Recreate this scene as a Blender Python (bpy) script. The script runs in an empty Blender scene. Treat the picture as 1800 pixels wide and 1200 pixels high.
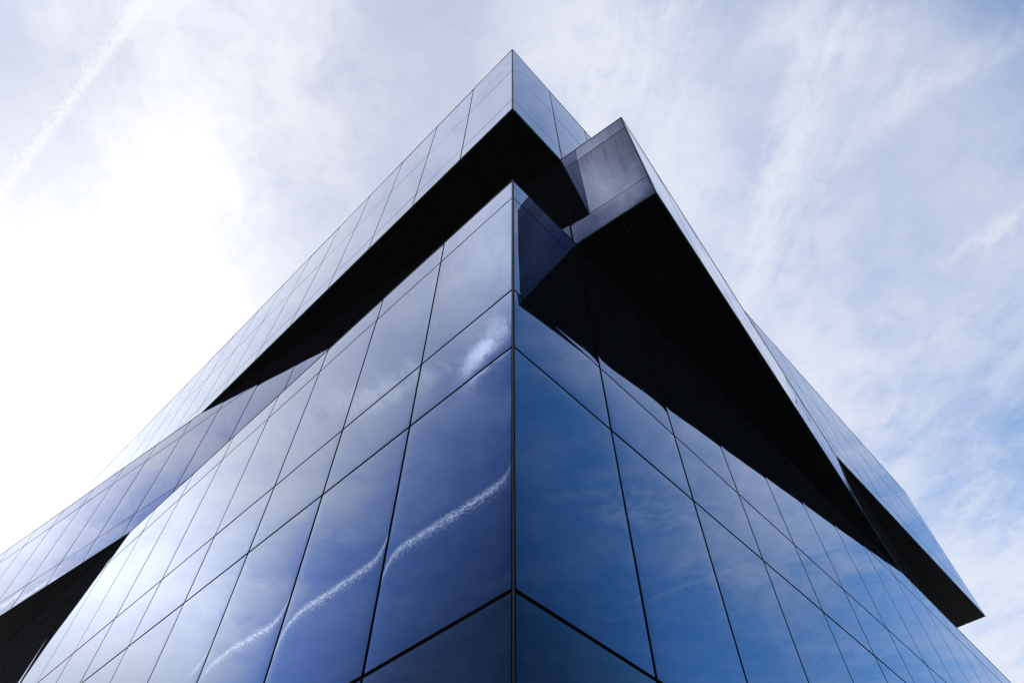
import bpy, bmesh, math, random
from mathutils import Vector, Matrix
R_ = math.radians
random.seed(7)
scene = bpy.context.scene
COL = scene.collection

# ------------------------------------------------------------------ measures (metres)
EYE = 1.65                       # eye height above the paving
CORNER = Vector((0.011, 4.0, 0)) # the sharp front corner of the building
PH = R_(46.3)
PHM = R_(53.45)                  # the middle storey is turned by seven degrees
LA = Vector((-math.sin(PH), math.cos(PH), 0)); RA = Vector((math.cos(PH), math.sin(PH), 0))
LM = Vector((-math.sin(PHM), math.cos(PHM), 0)); RM = Vector((math.cos(PHM), math.sin(PHM), 0))
MCORNER = Vector((2.4185, 4.2005, 0))
W = 1.66                         # module of the glazing
UP = Vector((0, 0, 1))
Z_A = [0.40, 3.19 , 4.405, 7.334, 8.534, 11.382, 12.096]
Z_A = [0.06, 1.99 - 1.64, 3.20, 4.405, 7.334, 8.534, 11.382, 12.096]
Z_M = [12.096, 12.85, 15.71, 16.404]
Z_B = [16.404, 17.143, 20.06, 22.697]

# ------------------------------------------------------------------ node helpers
class S:
    """a socket that can be added, multiplied ... : writes Math nodes"""
    def __init__(s, nt, sock): s.nt, s.k = nt, sock
    def _m(s, op, *a, clamp=False):
        n = s.nt.nodes.new('ShaderNodeMath'); n.operation = op; n.use_clamp = clamp
        for i, v in enumerate((s,) + a):
            if isinstance(v, S): s.nt.links.new(v.k, n.inputs[i])
            else: n.inputs[i].default_value = v
        return S(s.nt, n.outputs[0])
    def __add__(s, o): return s._m('ADD', o)
    def __radd__(s, o): return s._m('ADD', o)
    def __sub__(s, o): return s._m('SUBTRACT', o)
    def __rsub__(s, o): return (s * -1.0) + o
    def __mul__(s, o): return s._m('MULTIPLY', o)
    def __rmul__(s, o): return s._m('MULTIPLY', o)
    def __truediv__(s, o): return s._m('DIVIDE', o)
    def max(s, o): return s._m('MAXIMUM', o)
    def min(s, o): return s._m('MINIMUM', o)
    def pow(s, o): return s._m('POWER', o)
    def exp(s): return s._m('EXPONENT')
    def abs(s): return s._m('ABSOLUTE')
    def clamp(s): return s._m('ADD', 0.0, clamp=True)
    def smooth(s, a, b, lo=0.0, hi=1.0):
        n = s.nt.nodes.new('ShaderNodeMapRange'); n.interpolation_type = 'SMOOTHSTEP'
        s.nt.links.new(s.k, n.inputs[0])
        for i, v in enumerate((a, b, lo, hi)): n.inputs[1 + i].default_value = v
        return S(s.nt, n.outputs[0])

def combine(nt, x, y, z=0.0):
    n = nt.nodes.new('ShaderNodeCombineXYZ')
    for i, v in enumerate((x, y, z)):
        if isinstance(v, S): nt.links.new(v.k, n.inputs[i])
        else: n.inputs[i].default_value = v
    return n.outputs[0]

def noise(nt, vec, scale, detail=4, rough=0.55, dist=0.0, color=False):
    n = nt.nodes.new('ShaderNodeTexNoise'); nt.links.new(vec, n.inputs['Vector'])
    n.inputs['Scale'].default_value = scale; n.inputs['Detail'].default_value = detail
    n.inputs['Roughness'].default_value = rough; n.inputs['Distortion'].default_value = dist
    return n.outputs['Color'] if color else S(nt, n.outputs['Fac'])

def mixrgb(nt, fac, a, b):
    n = nt.nodes.new('ShaderNodeMix'); n.data_type = 'RGBA'
    for idx, v in ((0, fac), (6, a), (7, b)):
        if isinstance(v, S): nt.links.new(v.k, n.inputs[idx])
        elif isinstance(v, bpy.types.NodeSocket): nt.links.new(v, n.inputs[idx])
        else: n.inputs[idx].default_value = v if idx == 0 else (*v, 1)
    return n.outputs[2]

# ------------------------------------------------------------------ sky
SUN_AZ, SUN_EL = -43.0, 35.0     # azimuth from +Y, to the left is negative
sd = Vector((math.sin(R_(SUN_AZ)) * math.cos(R_(SUN_EL)), math.cos(R_(SUN_AZ)) * math.cos(R_(SUN_EL)), math.sin(R_(SUN_EL))))

def make_world():
    w = bpy.data.worlds.new('World'); scene.world = w; w.use_nodes = True
    nt = w.node_tree; nt.nodes.clear(); new = nt.nodes.new; link = nt.links.new
    sky = new('ShaderNodeTexSky'); sky.sky_type = 'NISHITA'; sky.sun_disc = False
    sky.sun_elevation = R_(SUN_EL); sky.sun_rotation = R_(SUN_AZ)
    sky.air_density = 1.0; sky.dust_density = 0.35; sky.ozone_density = 2.0; sky.altitude = 200
    tc = new('ShaderNodeTexCoord')
    sp = new('ShaderNodeSeparateXYZ'); link(tc.outputs['Generated'], sp.inputs[0])
    x, y, z = (S(nt, sp.outputs[i]) for i in range(3))
    zz = z.max(0.06)
    u, v = x / zz, y / zz                                  # where the ray meets a flat cloud layer
    cosang = x * sd.x + y * sd.y + z * sd.z
    ang = cosang.min(1.0).max(-1.0)._m('ARCCOSINE')        # angle to the sun
    # veil of thin high haze: thick round the sun and overhead, thinning out behind the viewer
    r2 = u * u + v * v
    m = v - u.abs() * 0.45 + (r2 * (-1.0 / 0.64)).exp() * 0.40
    side = u.smooth(-0.15, 0.25)
    r1 = r2._m('SQRT')
    vl = m.smooth(-0.25, 0.13) * r1.smooth(0.50, 1.05, 0.70, 1.65)
    vr = m.smooth(-0.15, 0.22) * 0.72 * r1.smooth(0.95, 1.6, 1.0, 0.12) * v.smooth(0.0, 0.20, 0.25, 1.0) + m.smooth(0.35, 1.20) * 1.35
    haze = vl * (1.0 - side) + vr * side
    # warp of the cloud layer
    uvv = combine(nt, u, v)
    wn = new('ShaderNodeSeparateXYZ'); link(noise(nt, uvv, 1.7, 5, 0.6, color=True), wn.inputs[0])
    wu = u + (S(nt, wn.outputs[0]) - 0.5) * 0.55
    wv = v + (S(nt, wn.outputs[1]) - 0.5) * 0.55
    wn2 = new('ShaderNodeSeparateXYZ'); link(noise(nt, uvv, 7.0, 5, 0.65, color=True), wn2.inputs[0])
    su = u + (S(nt, wn2.outputs[0]) - 0.5) * 0.12
    sv = v + (S(nt, wn2.outputs[1]) - 0.5) * 0.12

    def rot(a, b, deg):
        c, s_ = math.cos(R_(deg)), math.sin(R_(deg))
        return a * c + b * s_, b * c - a * s_
    # fibres: noise drawn out along one direction of the layer
    a1, b1 = rot(wu, wv, 128)
    f1 = noise(nt, combine(nt, a1 * 1.1, b1 * 2.6), 1.7, 9, 0.60)
    a2, b2 = rot(wu, wv, 95)
    f2 = noise(nt, combine(nt, a2 * 0.9, b2 * 3.2, 4.0), 2.1, 9, 0.62)
    # ripples across the fibres, seen in the bank on the left
    a3, b3 = rot(su, sv, 25)
    f3 = noise(nt, combine(nt, a3 * 1.0, b3 * 3.5, 9.0), 7.0, 6, 0.6)
    a5_, b5_ = rot(u * 0.65 + su * 0.35, v * 0.65 + sv * 0.35, 99)
    f4 = noise(nt, combine(nt, a5_ * 1.6, b5_ * 8.0, 6.0), 2.6, 10, 0.68)
    fine = noise(nt, combine(nt, su, sv, 2.0), 12.0, 9, 0.66)

    RIGHT = 1.35
    def blob(px, py, deg, ra, rb, amp, warped=True):
        a, b = rot((su if warped else u) - px, (sv if warped else v) - py, deg)
        return ((a / ra) * (a / ra) + (b / rb) * (b / rb)).__mul__(-1.0).exp() * amp
    BL = [  # centre on the cloud layer, direction, half sizes, amount
        (-0.43, 0.29, 124, 0.42, 0.095, 0.9), (-0.60, 0.50, 120, 0.40, 0.20, 0.9), (-0.27, 0.22, 115, 0.16, 0.05, 0.22),
        (0.415, 0.36, 95, 0.24, 0.040, 0.65), (0.46, 0.17, 20, 0.10, 0.05, 0.53), (0.47, 0.36, 60, 0.13, 0.05, 0.30),
        (0.44, 0.60, 80, 0.18, 0.08, 0.38), (0.12, 0.20, 100, 0.22, 0.10, 0.80), (0.24, 0.33, 70, 0.20, 0.07, 0.46),
        (0.80, 0.47, 150, 0.08, 0.025, 0.49), (0.60, 0.25, 140, 0.14, 0.03, 0.30), (0.64, 0.85, 60, 0.35, 0.12, 0.27),
        (1.25, 1.55, 50, 0.50, 0.30, 0.40), (1.05, 1.10, 45, 0.20, 0.10, 0.18),
        (-0.34, -0.29, 60, 0.10, 0.05, 0.7), (-0.83, 0.25, 120, 0.12, 0.03, 0.5), (-0.83, 0.28, 100, 0.10, 0.04, 0.30), (-1.15, 0.55, 110, 0.5, 0.16, 0.42), (-1.55, 0.9, 120, 0.5, 0.25, 0.40),
        (-0.48, 0.01, 120, 0.20, 0.10, 1.1), (-1.24, 0.36, 95, 0.10, 0.05, 0.22),
        (1.14, 0.36, 80, 0.17, 0.07, 0.30), (1.36, 0.62, 70, 0.20, 0.07, 0.22), (1.33, 0.95, 70, 0.5, 0.05, 0.10), (1.15, 0.62, 75, 0.35, 0.04, 0.08), 
    ]
    patch = blob(-0.71, 0.02, 160, 0.075, 0.026, 1.0) * fine.smooth(0.38, 0.60) + blob(-0.82, 0.21, 120, 0.16, 0.035, 0.28) * f3.smooth(0.40, 0.62)
    cl = None
    for k, b in enumerate(BL):
        t = blob(*b[:5], b[5] * (RIGHT if 0 < b[0] < 0.9 else 1.0)); cl = t if cl is None else cl + t
    mod = (f1 * 0.55 + f2 * 0.45).smooth(0.40, 0.62)
    cloud = cl * (mod * 0.85 + f3 * 0.25 + fine.smooth(0.38, 0.62) * 0.35 + (f4.smooth(0.36, 0.66) - 0.4) * 0.55 * side) + patch * 1.5
    thin = (f2 * 0.6 + fine * 0.4).smooth(0.40, 0.68) * m.smooth(-0.6, 0.3, 0.05, 0.16)
    # contrails: straight on the layer, frayed on one side
    def trail(p0, p1, wid, amp, fade0, fade1, ph):
        d = Vector((p1[0] - p0[0], p1[1] - p0[1])); L = d.length; d /= L
        al = (u - p0[0]) * d.x + (v - p0[1]) * d.y
        ac = (v - p0[1]) * d.x - (u - p0[0]) * d.y
        wob = noise(nt, combine(nt, al * 1.0, ac * 0.5, ph), 85.0 / (wid / 0.012), 6, 0.72) - 0.5
        puff = noise(nt, combine(nt, al * 1.0, ac * 1.6, ph + 3), 62.0 / (wid / 0.012), 5, 0.65)
        acw = ac + wob * wid * 3.0
        core = ((acw / wid) * (acw / wid) * -1.0).exp()
        frayed = ((acw + wid * 1.3) / (wid * 1.7)); frayed = (frayed * frayed * -1.0).exp() * puff.smooth(0.44, 0.66) * 0.5
        ends = al.smooth(fade0[0], fade0[1]) * al.smooth(fade1[0], fade1[1], 1.0, 0.0)
        return (core * (puff.smooth(0.30, 0.62) * 0.85 + 0.15) + frayed) * ends * amp
    t1 = trail((-0.830, 0.414), (-0.501, 0.130), 0.0066, 1.0, (-0.6, -0.2), (0.40, 0.62), 1.0)
    t2 = trail((-1.851, 0.787), (-1.073, -0.030), 0.0078, 1.2, (-0.12, 0.02), (1.08, 1.25), 5.0)
    streak = (f1 * 0.45 + f2 * 0.25 + fine * 0.3).smooth(0.36, 0.64)
    t3 = trail((1.50, 0.375), (1.29, 0.685), 0.0075, 0.16, (0.0, 0.06), (0.28, 0.38), 8.0)
    c = t3 + haze * (streak * 0.75 * r1.smooth(0.65, 1.15, 0.16, 1.0) + r1.smooth(0.5, 1.1, 0.92, 0.64)) + cloud + thin + t1 + t2
    c = 1.0 - (c.max(0.0) * -1.25).exp()
    glow = (ang * ang * -14.0).exp() * 1.3 + (ang * ang * -2.2).exp() * 0.35
    # the clear sky, deep blue as through thin dry air
    dim = m.smooth(-0.75, -0.12, 0.32, 1.0)
    tcol = mixrgb(nt, side, (1.30, 1.42, 1.80), (1.0, 1.95, 2.40))
    tcol = mixrgb(nt, v.smooth(-0.32, 0.02, 1.0, 0.0), tcol, (0.80, 0.88, 1.05))
    tint = new('ShaderNodeVectorMath'); tint.operation = 'MULTIPLY'
    link(sky.outputs[0], tint.inputs[0]); link(tcol, tint.inputs[1])
    tint2 = new('ShaderNodeVectorMath'); tint2.operation = 'SCALE'; link(tint.outputs[0], tint2.inputs[0]); link(dim.k, tint2.inputs['Scale'])
    gl = new('ShaderNodeVectorMath'); gl.operation = 'SCALE'; gl.inputs[0].default_value = (2.2, 2.12, 2.05); link(glow.k, gl.inputs['Scale'])
    white = new('ShaderNodeVectorMath'); white.operation = 'ADD'; link(mixrgb(nt, ang.smooth(0.25, 0.95), (9.0, 8.95, 9.1), (8.3, 8.5, 9.5)), white.inputs[0])
    link(gl.outputs[0], white.inputs[1])
    # sunlit cloud low on the sun's side, and the parts of cloud that scatter most light
    a4, b4 = (u + 1.50) / 0.45, (v - 0.78) / 0.40
    a5, b5 = (u + 0.55) / 0.32, (v + 0.03) / 0.12
    lit = (a4 * a4 + b4 * b4).__mul__(-1.0).exp() * 0.68 + (a5 * a5 + b5 * b5).__mul__(-1.0).exp() * 0.55 + t2 * 0.55 + patch * 0.9 + blob(-0.34, -0.30, 60, 0.10, 0.07, 0.55) + blob(-0.62, 0.52, 125, 0.34, 0.15, 0.20) + 1.0
    white2 = new('ShaderNodeVectorMath'); white2.operation = 'SCALE'; link(white.outputs[0], white2.inputs[0]); link(lit.k, white2.inputs['Scale'])
    white = white2
    col = mixrgb(nt, c, tint2.outputs[0], white.outputs[0])
    bg = new('ShaderNodeBackground'); bg.inputs['Strength'].default_value = 0.1; link(col, bg.inputs['Color'])
    out = new('ShaderNodeOutputWorld'); link(bg.outputs[0], out.inputs['Surface'])
make_world()
scene.world.cycles.sampling_method = 'MANUAL'; scene.world.cycles.sample_map_resolution = 256

sl = bpy.data.lights.new('sun', 'SUN'); sl.energy = 3.0; sl.angle = R_(0.53); sl.color = (1.0, 0.95, 0.88)
so = bpy.data.objects.new('sun', sl); COL.objects.link(so)
so.rotation_euler = (-sd).to_track_quat('-Z', 'Y').to_euler(); so.location = (-30, 30, 60)

# ------------------------------------------------------------------ materials
def mat(name):
    m = bpy.data.materials.new(name); m.use_nodes = True; m.node_tree.nodes.clear()
    return m, m.node_tree

DARK_SIDE = -1.0  # side of the pane that turns darker and more streaked
def glass_mat(name, f0, f90=(0.88, 0.92, 1.0), power=2.85, streak=0.0):
    """coated mirror glass: blue at right angles, clear mirror at a graze, a little dirt"""
    m, nt = mat(name); new = nt.nodes.new; link = nt.links.new
    lw = new('ShaderNodeLayerWeight'); lw.inputs['Blend'].default_value = 0.5
    fac = S(nt, lw.outputs['Facing']).pow(power)
    g = new('ShaderNodeBsdfGlossy'); g.inputs['Roughness'].default_value = 0.0
    tc = new('ShaderNodeTexCoord')
    mp = new('ShaderNodeMapping'); mp.inputs['Scale'].default_value = (42, 42, 0.45); link(tc.outputs['Object'], mp.inputs[0])
    st = noise(nt, mp.outputs[0], 1.0, 6, 0.65)
    bl = noise(nt, tc.outputs['Object'], 0.9, 3, 0.5)
    dirt_tone = (st * 0.65 + bl * 0.35).smooth(0.46, 0.72) * 0.05
    if streak:
        sp = new('ShaderNodeSeparateXYZ'); link(tc.outputs['Object'], sp.inputs[0])
        ox, oz = S(nt, sp.outputs[0]), S(nt, sp.outputs[2])
        big = noise(nt, mp.outputs[0], 0.12, 3, 0.5)
        dark_grad = (oz * 0.34 + ox * DARK_SIDE * 0.55 + big * 0.9).smooth(0.15, 1.10) * 0.5  # pane darkens unevenly towards the top and one side
        run = (st - 0.5).abs().smooth(0.035, 0.11) * (oz * 0.5 + ox * DARK_SIDE * 0.25 + big).smooth(0.25, 0.9) * 0.55
        dirt_tone = (dark_grad + run * streak * 0.6).min(0.85)  # drip runs laid over the darker gradient
    oi = new('ShaderNodeObjectInfo'); rv = S(nt, oi.outputs['Random'])
    colr = mixrgb(nt, fac, mixrgb(nt, rv, tuple(c * 0.92 for c in f0), tuple(c * 1.08 for c in f0)), f90)
    colr = mixrgb(nt, dirt_tone, colr, (0.042, 0.05, 0.085))
    link(colr, g.inputs['Color'])
    d = new('ShaderNodeBsdfDiffuse'); d.inputs['Color'].default_value = (0.013, 0.014, 0.017, 1)
    a = new('ShaderNodeAddShader'); link(g.outputs[0], a.inputs[0]); link(d.outputs[0], a.inputs[1])
    o = new('ShaderNodeOutputMaterial'); link(a.outputs[0], o.inputs[0])
    return m

def plain_mat(name, col, rough=0.5, spec=0.3, metal=0.0, var=0.25, scale=3.0):
    m, nt = mat(name); new = nt.nodes.new; link = nt.links.new
    p = new('ShaderNodeBsdfPrincipled'); p.inputs['Roughness'].default_value = rough
    p.inputs['Specular IOR Level'].default_value = spec; p.inputs['Metallic'].default_value = metal
    tc = new('ShaderNodeTexCoord'); n = noise(nt, tc.outputs['Object'], scale, 6, 0.6)
    c = mixrgb(nt, n.smooth(0.3, 0.7), tuple(v * (1 - var) for v in col), tuple(v * (1 + var) for v in col))
    link(c, p.inputs['Base Color'])
    o = new('ShaderNodeOutputMaterial'); link(p.outputs[0], o.inputs[0])
    return m

F0 = (0.063, 0.130, 0.258)
M_GLASS = glass_mat('coated_blue_glass', F0)
F0M = (0.045, 0.070, 0.165)
M_GREY = glass_mat('coated_grey_glass', F0M)
M_STREAK = glass_mat('streaked_grey_glass', F0M, streak=0.7)
M_LOW = glass_mat('dark_blue_glass', (0.034, 0.085, 0.150))
M_EDGE = plain_mat('green_glass_edge', (0.10, 0.30, 0.28), 0.2, 0.5)
M_GAP = plain_mat('black_gasket', (0.028, 0.025, 0.025), 0.6, 0.15)
M_TRIM = plain_mat('dark_anodised_trim', (0.026, 0.022, 0.023), 0.4, 0.4)
M_SOFFIT = plain_mat('black_soffit_metal', (0.012, 0.0118, 0.0115), 0.5, 0.12)
M_SEAM = plain_mat('soffit_seam', (0.30, 0.29, 0.28), 0.6, 0.2)
M_ROOF = plain_mat('grey_roof_membrane', (0.25, 0.25, 0.25), 0.8, 0.2)

def paving_mat():
    m, nt = mat('plaza_paving'); new = nt.nodes.new; link = nt.links.new
    p = new('ShaderNodeBsdfPrincipled'); p.inputs['Roughness'].default_value = 0.75
    tc = new('ShaderNodeTexCoord')
    b = new('ShaderNodeTexBrick'); link(tc.outputs['Object'], b.inputs['Vector'])
    b.inputs['Scale'].default_value = 1.0; b.inputs['Brick Width'].default_value = 0.6; b.inputs['Row Height'].default_value = 0.3
    b.inputs['Mortar Size'].default_value = 0.006
    b.inputs['Color1'].default_value = (0.21, 0.205, 0.20, 1); b.inputs['Color2'].default_value = (0.26, 0.255, 0.245, 1); b.inputs['Mortar'].default_value = (0.08, 0.08, 0.08, 1)
    n = noise(nt, tc.outputs['Object'], 0.8, 6, 0.6)
    c = mixrgb(nt, n.smooth(0.3, 0.75) * 0.35, b.outputs['Color'], (0.12, 0.115, 0.11))
    link(c, p.inputs['Base Color'])
    o = new('ShaderNodeOutputMaterial'); link(p.outputs[0], o.inputs[0]); return m

# ------------------------------------------------------------------ objects
def link_obj(name, me, mats, parent=None, loc=(0, 0, 0)):
    for m in mats: me.materials.append(m)
    o = bpy.data.objects.new(name, me); COL.objects.link(o); o.location = loc
    if parent: o.parent = parent
    return o

def poly_prism(bm, pts, z0, z1, mi=0):
    lo = [bm.verts.new((p.x, p.y, z0)) for p in pts]; hi = [bm.verts.new((p.x, p.y, z1)) for p in pts]
    n = len(pts); fs = [bm.faces.new(list(reversed(lo))), bm.faces.new(hi)]
    for i in range(n): fs.append(bm.faces.new((lo[i], lo[(i + 1) % n], hi[(i + 1) % n], hi[i])))
    for f in fs: f.material_index = mi
    return fs

def finish(bm, name, mats, parent=None):
    bmesh.ops.recalc_face_normals(bm, faces=bm.faces)
    me = bpy.data.meshes.new(name); bm.to_mesh(me); bm.free()
    return link_obj(name, me, mats, parent)

building = bpy.data.objects.new('office_building', None); COL.objects.link(building)
building.location = CORNER
building['label'] = 'angular dark blue mirror glass office building of stacked and twisted storeys under a cloudy sky'
building['category'] = 'office building'

# the ground sheet reaches the horizon
bm = bmesh.new()
vs = [bm.verts.new((600 * math.cos(2 * math.pi * i / 64), 600 * math.sin(2 * math.pi * i / 64), 0)) for i in range(64)]
bm.faces.new(vs)
g = finish(bm, 'plaza', [paving_mat()]); g['kind'] = 'structure'

SETBACK = 0.030                  # the dark frame lies this far behind the glass
GAP = 0.038
ROOT = CORNER.copy()

def to_local(o):                 # children keep their world place under the moved parent
    if o.parent == building: o.matrix_parent_inverse = Matrix.Translation(-building.location)

def block(name, corner, dl, dr, ll, lr, z0, z1, top=None):
    """the opaque body of one storey block behind its glass skin"""
    # dl, dr: unit directions of the two visible faces
    b = corner + (dl + dr) * SETBACK
    pts = [b, b + dr * (lr - 2 * SETBACK), b + dr * (lr - 2 * SETBACK) + dl * (ll - 2 * SETBACK), b + dl * (ll - 2 * SETBACK)]
    bm = bmesh.new()
    fs = poly_prism(bm, pts, z0, z1)
    bm.normal_update()
    for f in fs:
        if f.normal.z > 0.5: f.material_index = 1
        if f.normal.z < -0.5: f.material_index = 3
    # glass on the two faces at the rear
    for f in (fs[3], fs[4]): f.material_index = 2
    o = finish(bm, name, [M_GAP, M_ROOF, M_GLASS, M_SEAM], building); to_local(o)
    return o

A = block('lower_block', CORNER, LA, RA, W * 24, W * 24, 0.004, Z_A[-1] - 0.03)
B = block('upper_block', CORNER, LA, RA, W * 16, W * 16, Z_B[0] + 0.05, Z_B[-1] - 0.03)
Mb = block('middle_block', MCORNER, LM, RM, W * 24, W * 16, Z_M[0] + 0.05, Z_M[-1] - 0.004)
A['label'] = 'sharp cornered lower storeys of the glass building'
B['label'] = 'overhanging top block of the glass building'
Mb['label'] = 'twisted middle storey jutting out on both sides'

def knots(L, n):
    """positions along one side of a pane, closer together at the edges"""
    e = [0, 0.004, 0.015, 0.035, 0.06, 0.095, 0.14, 0.20]
    e = [q for q in e if q < L * 0.35]
    inner = [e[-1] + (L - 2 * e[-1]) * i / n for i in range(1, n)]
    return e + inner + [L - q for q in reversed(e)]

class V3(Vector): pass
from mathutils import noise as mn
def pane_mesh(w, h, seed, amp=1.0, lean=0.0):
    """one sealed glass unit in its own frame: x along the wall, y outwards, z up; slightly pillowed, edges falling back"""
    rnd = random.Random(seed)
    xs, zs = knots(w, 8), knots(h, 8)
    ra, rb = rnd.uniform(0.7, 1.3) * amp, rnd.uniform(0.6, 1.3) * amp
    tx, tz = rnd.gauss(0, 0.0016) * amp, rnd.gauss(0, 0.0014) * amp + lean
    off = Vector((rnd.uniform(0, 100), rnd.uniform(0, 100), 0))
    def d(x, z):
        ex = math.exp(-x / 0.055) + math.exp(-(w - x) / 0.055)
        ez = math.exp(-z / 0.055) + math.exp(-(h - z) / 0.055)
        q = 2 * x / w - 1; r = 2 * z / h - 1
        y = -0.0014 * ra * (ex + 0.4 * ez - ex * ez * 0.4) - 0.0020 * rb * (q ** 4) * (w / W) - 0.0018 * rb * (r ** 4) * min(1, h / 2)
        y += tx * (x - w / 2) + tz * (z - h / 2)
        y += 0.0011 * mn.noise(Vector((x * 1.1, z * 0.9, 0)) + off) + 0.0003 * mn.noise(Vector((x * 3.3, z * 2.6, 5)) + off)
        return y
    nx, nz = len(xs), len(zs)
    verts = [(x - w / 2, d(x, z), z - h / 2) for z in zs for x in xs]
    faces = [(j * nx + i, j * nx + i + 1, (j + 1) * nx + i + 1, (j + 1) * nx + i) for j in range(nz - 1) for i in range(nx - 1)]
    nf = len(faces); T = 0.024
    ring = [(i, 0) for i in range(nx)] + [(nx - 1, j) for j in range(1, nz)] + [(i, nz - 1) for i in range(nx - 2, -1, -1)] + [(0, j) for j in range(nz - 2, 0, -1)]
    base = len(verts)
    for i, j in ring:
        p = verts[j * nx + i]; verts.append(p); verts.append((p[0], -T, p[2]))
    m = len(ring)
    for k in range(m):
        a, b = base + 2 * k, base + 2 * ((k + 1) % m)
        faces.append((a, a + 1, b + 1, b))
    me = bpy.data.meshes.new('pane'); me.from_pydata(verts, [], faces)
    sm = [True] * nf + [False] * m; mi = [0] * nf + [1] * m
    me.polygons.foreach_set('use_smooth', sm); me.polygons.foreach_set('material_index', mi)
    me.update()
    return me

PANES = []                       # every pane, to be sorted by how large it shows
def pane(kind, parent, corner, dr, s0, s1, z0, z1, glass, seed, amp=1.0, lean=0.0):
    """dr runs along the wall away from the corner; outward is to the viewer's side"""
    w, h = s1 - s0 - GAP, z1 - z0 - GAP
    out = Vector((dr.y, -dr.x, 0))
    if out.dot(Vector((0, -1, 0))) < 0: out = -out
    ax = dr.copy()
    flip = ax.cross(UP).dot(out) > 0          # keep a right-handed frame: x, y(out), z
    if flip: ax = -ax
    me = pane_mesh(w, h, seed, amp, lean)
    if Matrix((ax, out, UP)).determinant() < 0:
        raise RuntimeError('frame')
    c = corner + dr * ((s0 + s1) / 2) + UP * ((z0 + z1) / 2)
    mw = Matrix(((ax.x, out.x, 0, c.x), (ax.y, out.y, 0, c.y), (ax.z, out.z, 1, c.z), (0, 0, 0, 1)))
    o = link_obj(kind, me, [glass, M_GAP], parent)
    o.matrix_basis = mw
    PANES.append((o, kind, mw, w, h))
    return o

def skin(parent, corner, dr, n, rows, tag, skip=lambda k, r: False):
    for k in range(n):
        for r, (z0, z1, kind, gl) in enumerate(rows):
            if skip(k, r): continue
            pane(kind, parent, corner, dr, k * W if k else 0.008, (k + 1) * W, z0, z1, gl(k) if callable(gl) else gl, hash((tag, k, r)) % 99991,
                 0.62 if k < 2 and tag < 3 else 0.5 if tag != 2 else 0.24, 0.012 if tag == 5 and kind == 'spandrel_panel' else 0.0)

def rows_of(zs, kinds, glasses):
    return [(zs[i], zs[i + 1], kinds[i], glasses[i]) for i in range(len(kinds)) if kinds[i]]
rA = rows_of(Z_A, [None, 'glass_panel', 'spandrel_panel', 'glass_panel', 'spandrel_panel', 'glass_panel', 'parapet_panel'],
             [M_LOW, M_LOW, M_LOW, M_GLASS, M_GLASS, M_GLASS, M_GLASS])
rB = rows_of(Z_B, ['spandrel_panel', 'glass_panel', 'parapet_panel'], [M_GLASS] * 3)
dirty = lambda k: M_STREAK if k == 0 else M_GREY
rM = rows_of(Z_M, ['spandrel_panel', 'glass_panel', 'parapet_panel'], [M_GREY, dirty, dirty])
rM2 = rows_of(Z_M, ['spandrel_panel', 'glass_panel', 'parapet_panel'], [M_GLASS] * 3)
skin(A, CORNER, LA, 24, rA, 1); skin(A, CORNER, RA, 24, rA, 2)
skin(B, CORNER, LA, 16, rB, 3); skin(B, CORNER, RA, 16, rB, 4)
skin(Mb, MCORNER, LM, 24, rM, 5); skin(Mb, MCORNER, RM, 16, rM2, 6)

# plinth, copings, corner trims
def bar(bm, p0, p1, out, depth, z0, z1, inset=0.0):
    """a flat bar along a wall: from the plane of the glass (+depth outwards) to the frame behind"""
    a0, a1 = p0 + out * depth, p1 + out * depth
    b0, b1 = p0 - out * (SETBACK - 0.002), p1 - out * (SETBACK - 0.002)
    poly_prism(bm, [a0, a1, b1, b0], z0, z1)

def coping(name, parent, corner, dl, dr, ll, lr, z0, z1, depth, m, deep=0.08):
    """an L of trim round the corner, mitred"""
    ol = Vector((-dr.x, -dr.y, 0)); orr = Vector((-dl.x, -dl.y, 0))   # outward of the left wall is -dr, of the right wall -dl
    bm = bmesh.new()
    c_out = corner + (ol + orr) * depth; c_in = corner + (dl + dr) * deep
    poly_prism(bm, [c_out, c_in, corner + dl * ll + dr * deep, corner + dl * ll + ol * depth], z0, z1)
    poly_prism(bm, [c_out, corner + dr * lr + orr * depth, corner + dr * lr + dl * deep, c_in], z0, z1)
    o = finish(bm, name, [m], parent); to_local(o); return o
coping('coping', A, CORNER, LA, RA, W * 24, W * 24, Z_A[-1] - 0.010, Z_A[-1] + 0.008, 0.006, M_TRIM)
coping('coping', B, CORNER, LA, RA, W * 16, W * 16, Z_B[-1] - 0.012, Z_B[-1] + 0.012, 0.006, M_TRIM)
coping('coping', Mb, MCORNER, LM, RM, W * 24, W * 16, Z_M[-1] - 0.012, Z_M[-1] - 0.002, 0.008, M_TRIM)
def corner_trim(parent, corner, dl, dr, z0, z1):
    bm = bmesh.new(); a, b = -0.003, 0.010
    poly_prism(bm, [corner + dl * a + dr * a, corner + dl * a + dr * b, corner + dl * (SETBACK - 0.004) + dr * b, corner + dl * (SETBACK - 0.004) + dr * (SETBACK - 0.004), corner + dl * b + dr * (SETBACK - 0.004), corner + dl * b + dr * a], z0, z1)
    o = finish(bm, 'corner_trim', [M_TRIM], parent); to_local(o)
corner_trim(A, CORNER, LA, RA, Z_A[1], Z_A[-1] - 0.014)
corner_trim(B, CORNER, LA, RA, Z_B[0] + 0.013, Z_B[-1] - 0.014)
corner_trim(Mb, MCORNER, LM, RM, Z_M[0] + 0.014, Z_M[-1] - 0.014)
coping('drip_edge', B, CORNER, LA, RA, W * 16, W * 16, Z_B[0] - 0.006, Z_B[0] + 0.010, 0.003, M_EDGE, 0.018)
coping('drip_edge', Mb, MCORNER, LM, RM, W * 24, W * 16, Z_M[0] + 0.003, Z_M[0] + 0.011, 0.003, M_EDGE, 0.016)
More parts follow.
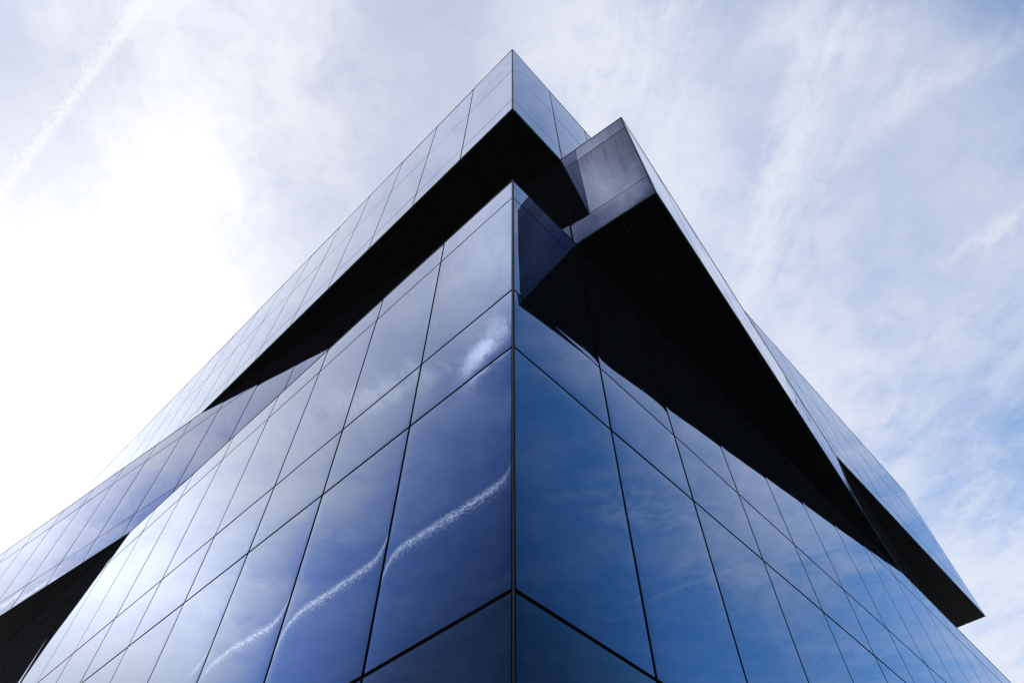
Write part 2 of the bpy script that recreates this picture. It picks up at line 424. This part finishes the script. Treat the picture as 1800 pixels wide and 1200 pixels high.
coping('plinth', A, CORNER, LA, RA, W * 24, W * 24, 0.006, Z_A[1] - 0.01, 0.02, M_TRIM)

# soffits: black metal sheets with open seams, set just inside the skin
def soffit(parent, corner, dl, dr, ll, lr, z, along_r, step, width):
    bm = bmesh.new()
    # border strips then sheets
    e = 0.007
    def sheet(a0, a1, b0, b1):
        p = [corner + dl * a0 + dr * b0, corner + dl * a0 + dr * b1, corner + dl * a1 + dr * b1, corner + dl * a1 + dr * b0]
        poly_prism(bm, p, z, z + 0.030)
    na, nb = int(round(ll / step)), int(round(lr / width))
    BR = 0.75
    cuts_a = [0.03, BR] + [BR + (ll - 2 * BR) * i / na for i in range(1, na)] + [ll - BR, ll - 0.03]
    cuts_b = [0.03, BR] + [BR + (lr - 2 * BR) * i / nb for i in range(1, nb)] + [lr - BR, lr - 0.03]
    for i in range(len(cuts_a) - 1):
        for j in range(len(cuts_b) - 1):
            sheet(cuts_a[i] + e, cuts_a[i + 1] - e, cuts_b[j] + e, cuts_b[j + 1] - e)
    o = finish(bm, 'soffit', [M_SOFFIT], parent); to_local(o)
soffit(B, CORNER, LA, RA, W * 16, W * 16, Z_B[0] + 0.012, True, W * 2, W)
soffit(Mb, MCORNER, LM, RM, W * 24, W * 16, Z_M[0] + 0.012, True, W * 2, W * 2)

# ------------------------------------------------------------------ camera
cam = bpy.data.cameras.new('camera'); cam.sensor_width = 36; cam.lens = 1151.75 / 1800 * 36
cam.clip_end = 3000; cam.clip_start = 0.05
co = bpy.data.objects.new('camera', cam); COL.objects.link(co)
co.location = (0, 0, EYE); co.rotation_euler = (R_(90 + 55.23), 0, 0)
scene.camera = co

# ------------------------------------------------------------------ panes: the large ones stay parts of their own, the rest become one mesh
def sort_panes():
    bpy.context.view_layer.update()
    dg = bpy.context.evaluated_depsgraph_get()
    f = 1151.75; p = R_(55.23); eye = Vector((0, 0, EYE))
    def px(P):
        P = P - eye; zc = P.y * math.cos(p) + P.z * math.sin(p)
        if zc < 0.05: return None
        return Vector((900 + f * P.x / zc, 600 - f * (-P.y * math.sin(p) + P.z * math.cos(p)) / zc))
    score = []
    for o, kind, mw, w, h in PANES:
        n = 7; seen = 0; area = 0
        q = [px(mw @ Vector((sx * w / 2, 0, sz * h / 2))) for sx, sz in ((-1, -1), (1, -1), (1, 1), (-1, 1))]
        if all(t is not None for t in q):
            area = abs(sum(q[i].x * q[(i + 1) % 4].y - q[(i + 1) % 4].x * q[i].y for i in range(4))) / 2
        for i in range(n):
            for j in range(n):
                P = mw @ Vector(((i + 0.5) / n * w - w / 2, 0.004, (j + 0.5) / n * h - h / 2))
                t = px(P)
                if t is None or not (0 <= t.x <= 1800 and 0 <= t.y <= 1200): continue
                dv = P - eye; L = dv.length
                ok, loc, nn, ix, ob, m_ = scene.ray_cast(dg, eye, dv / L, distance=L + 0.1)
                if ok and ob.name == o.name: seen += 1
        score.append((area * seen / n ** 2, o, kind, mw))
    rest = []
    for kind in ('glass_panel', 'spandrel_panel', 'parapet_panel'):
        ls = sorted([s for s in score if s[2] == kind], key=lambda s: -s[0])
        keep = [s for s in ls if s[0] > 3][:96]
        rest += [s for s in ls if s not in keep]
        print(kind, len(ls), 'kept', len(keep), 'visible', sum(1 for s in ls if s[0] > 3))
    bm = bmesh.new(); mats = [M_GLASS, M_GAP, M_STREAK, M_LOW, M_GREY]
    drop = []
    for sc_, o, kind, mw in rest:
        me = o.data; me.transform(mw)
        gi = mats.index(me.materials[0])
        mi = [gi if q == 0 else 1 for q in [pl.material_index for pl in me.polygons]]
        me.polygons.foreach_set('material_index', mi)
        bm.from_mesh(me); drop.append(o)
    me = bpy.data.meshes.new('glass_panel'); bm.to_mesh(me); bm.free()
    for o in drop: bpy.data.objects.remove(o)
    r = link_obj('glass_panel', me, mats, building); to_local(r); r['kind'] = 'stuff'
sort_panes()

# ------------------------------------------------------------------ picture settings
vs = scene.view_settings
vs.view_transform = 'Standard'; vs.look = 'None'; vs.exposure = 0.0; vs.gamma = 1.0
scene.cycles.max_bounces = 8; scene.cycles.glossy_bounces = 6; scene.cycles.diffuse_bounces = 3
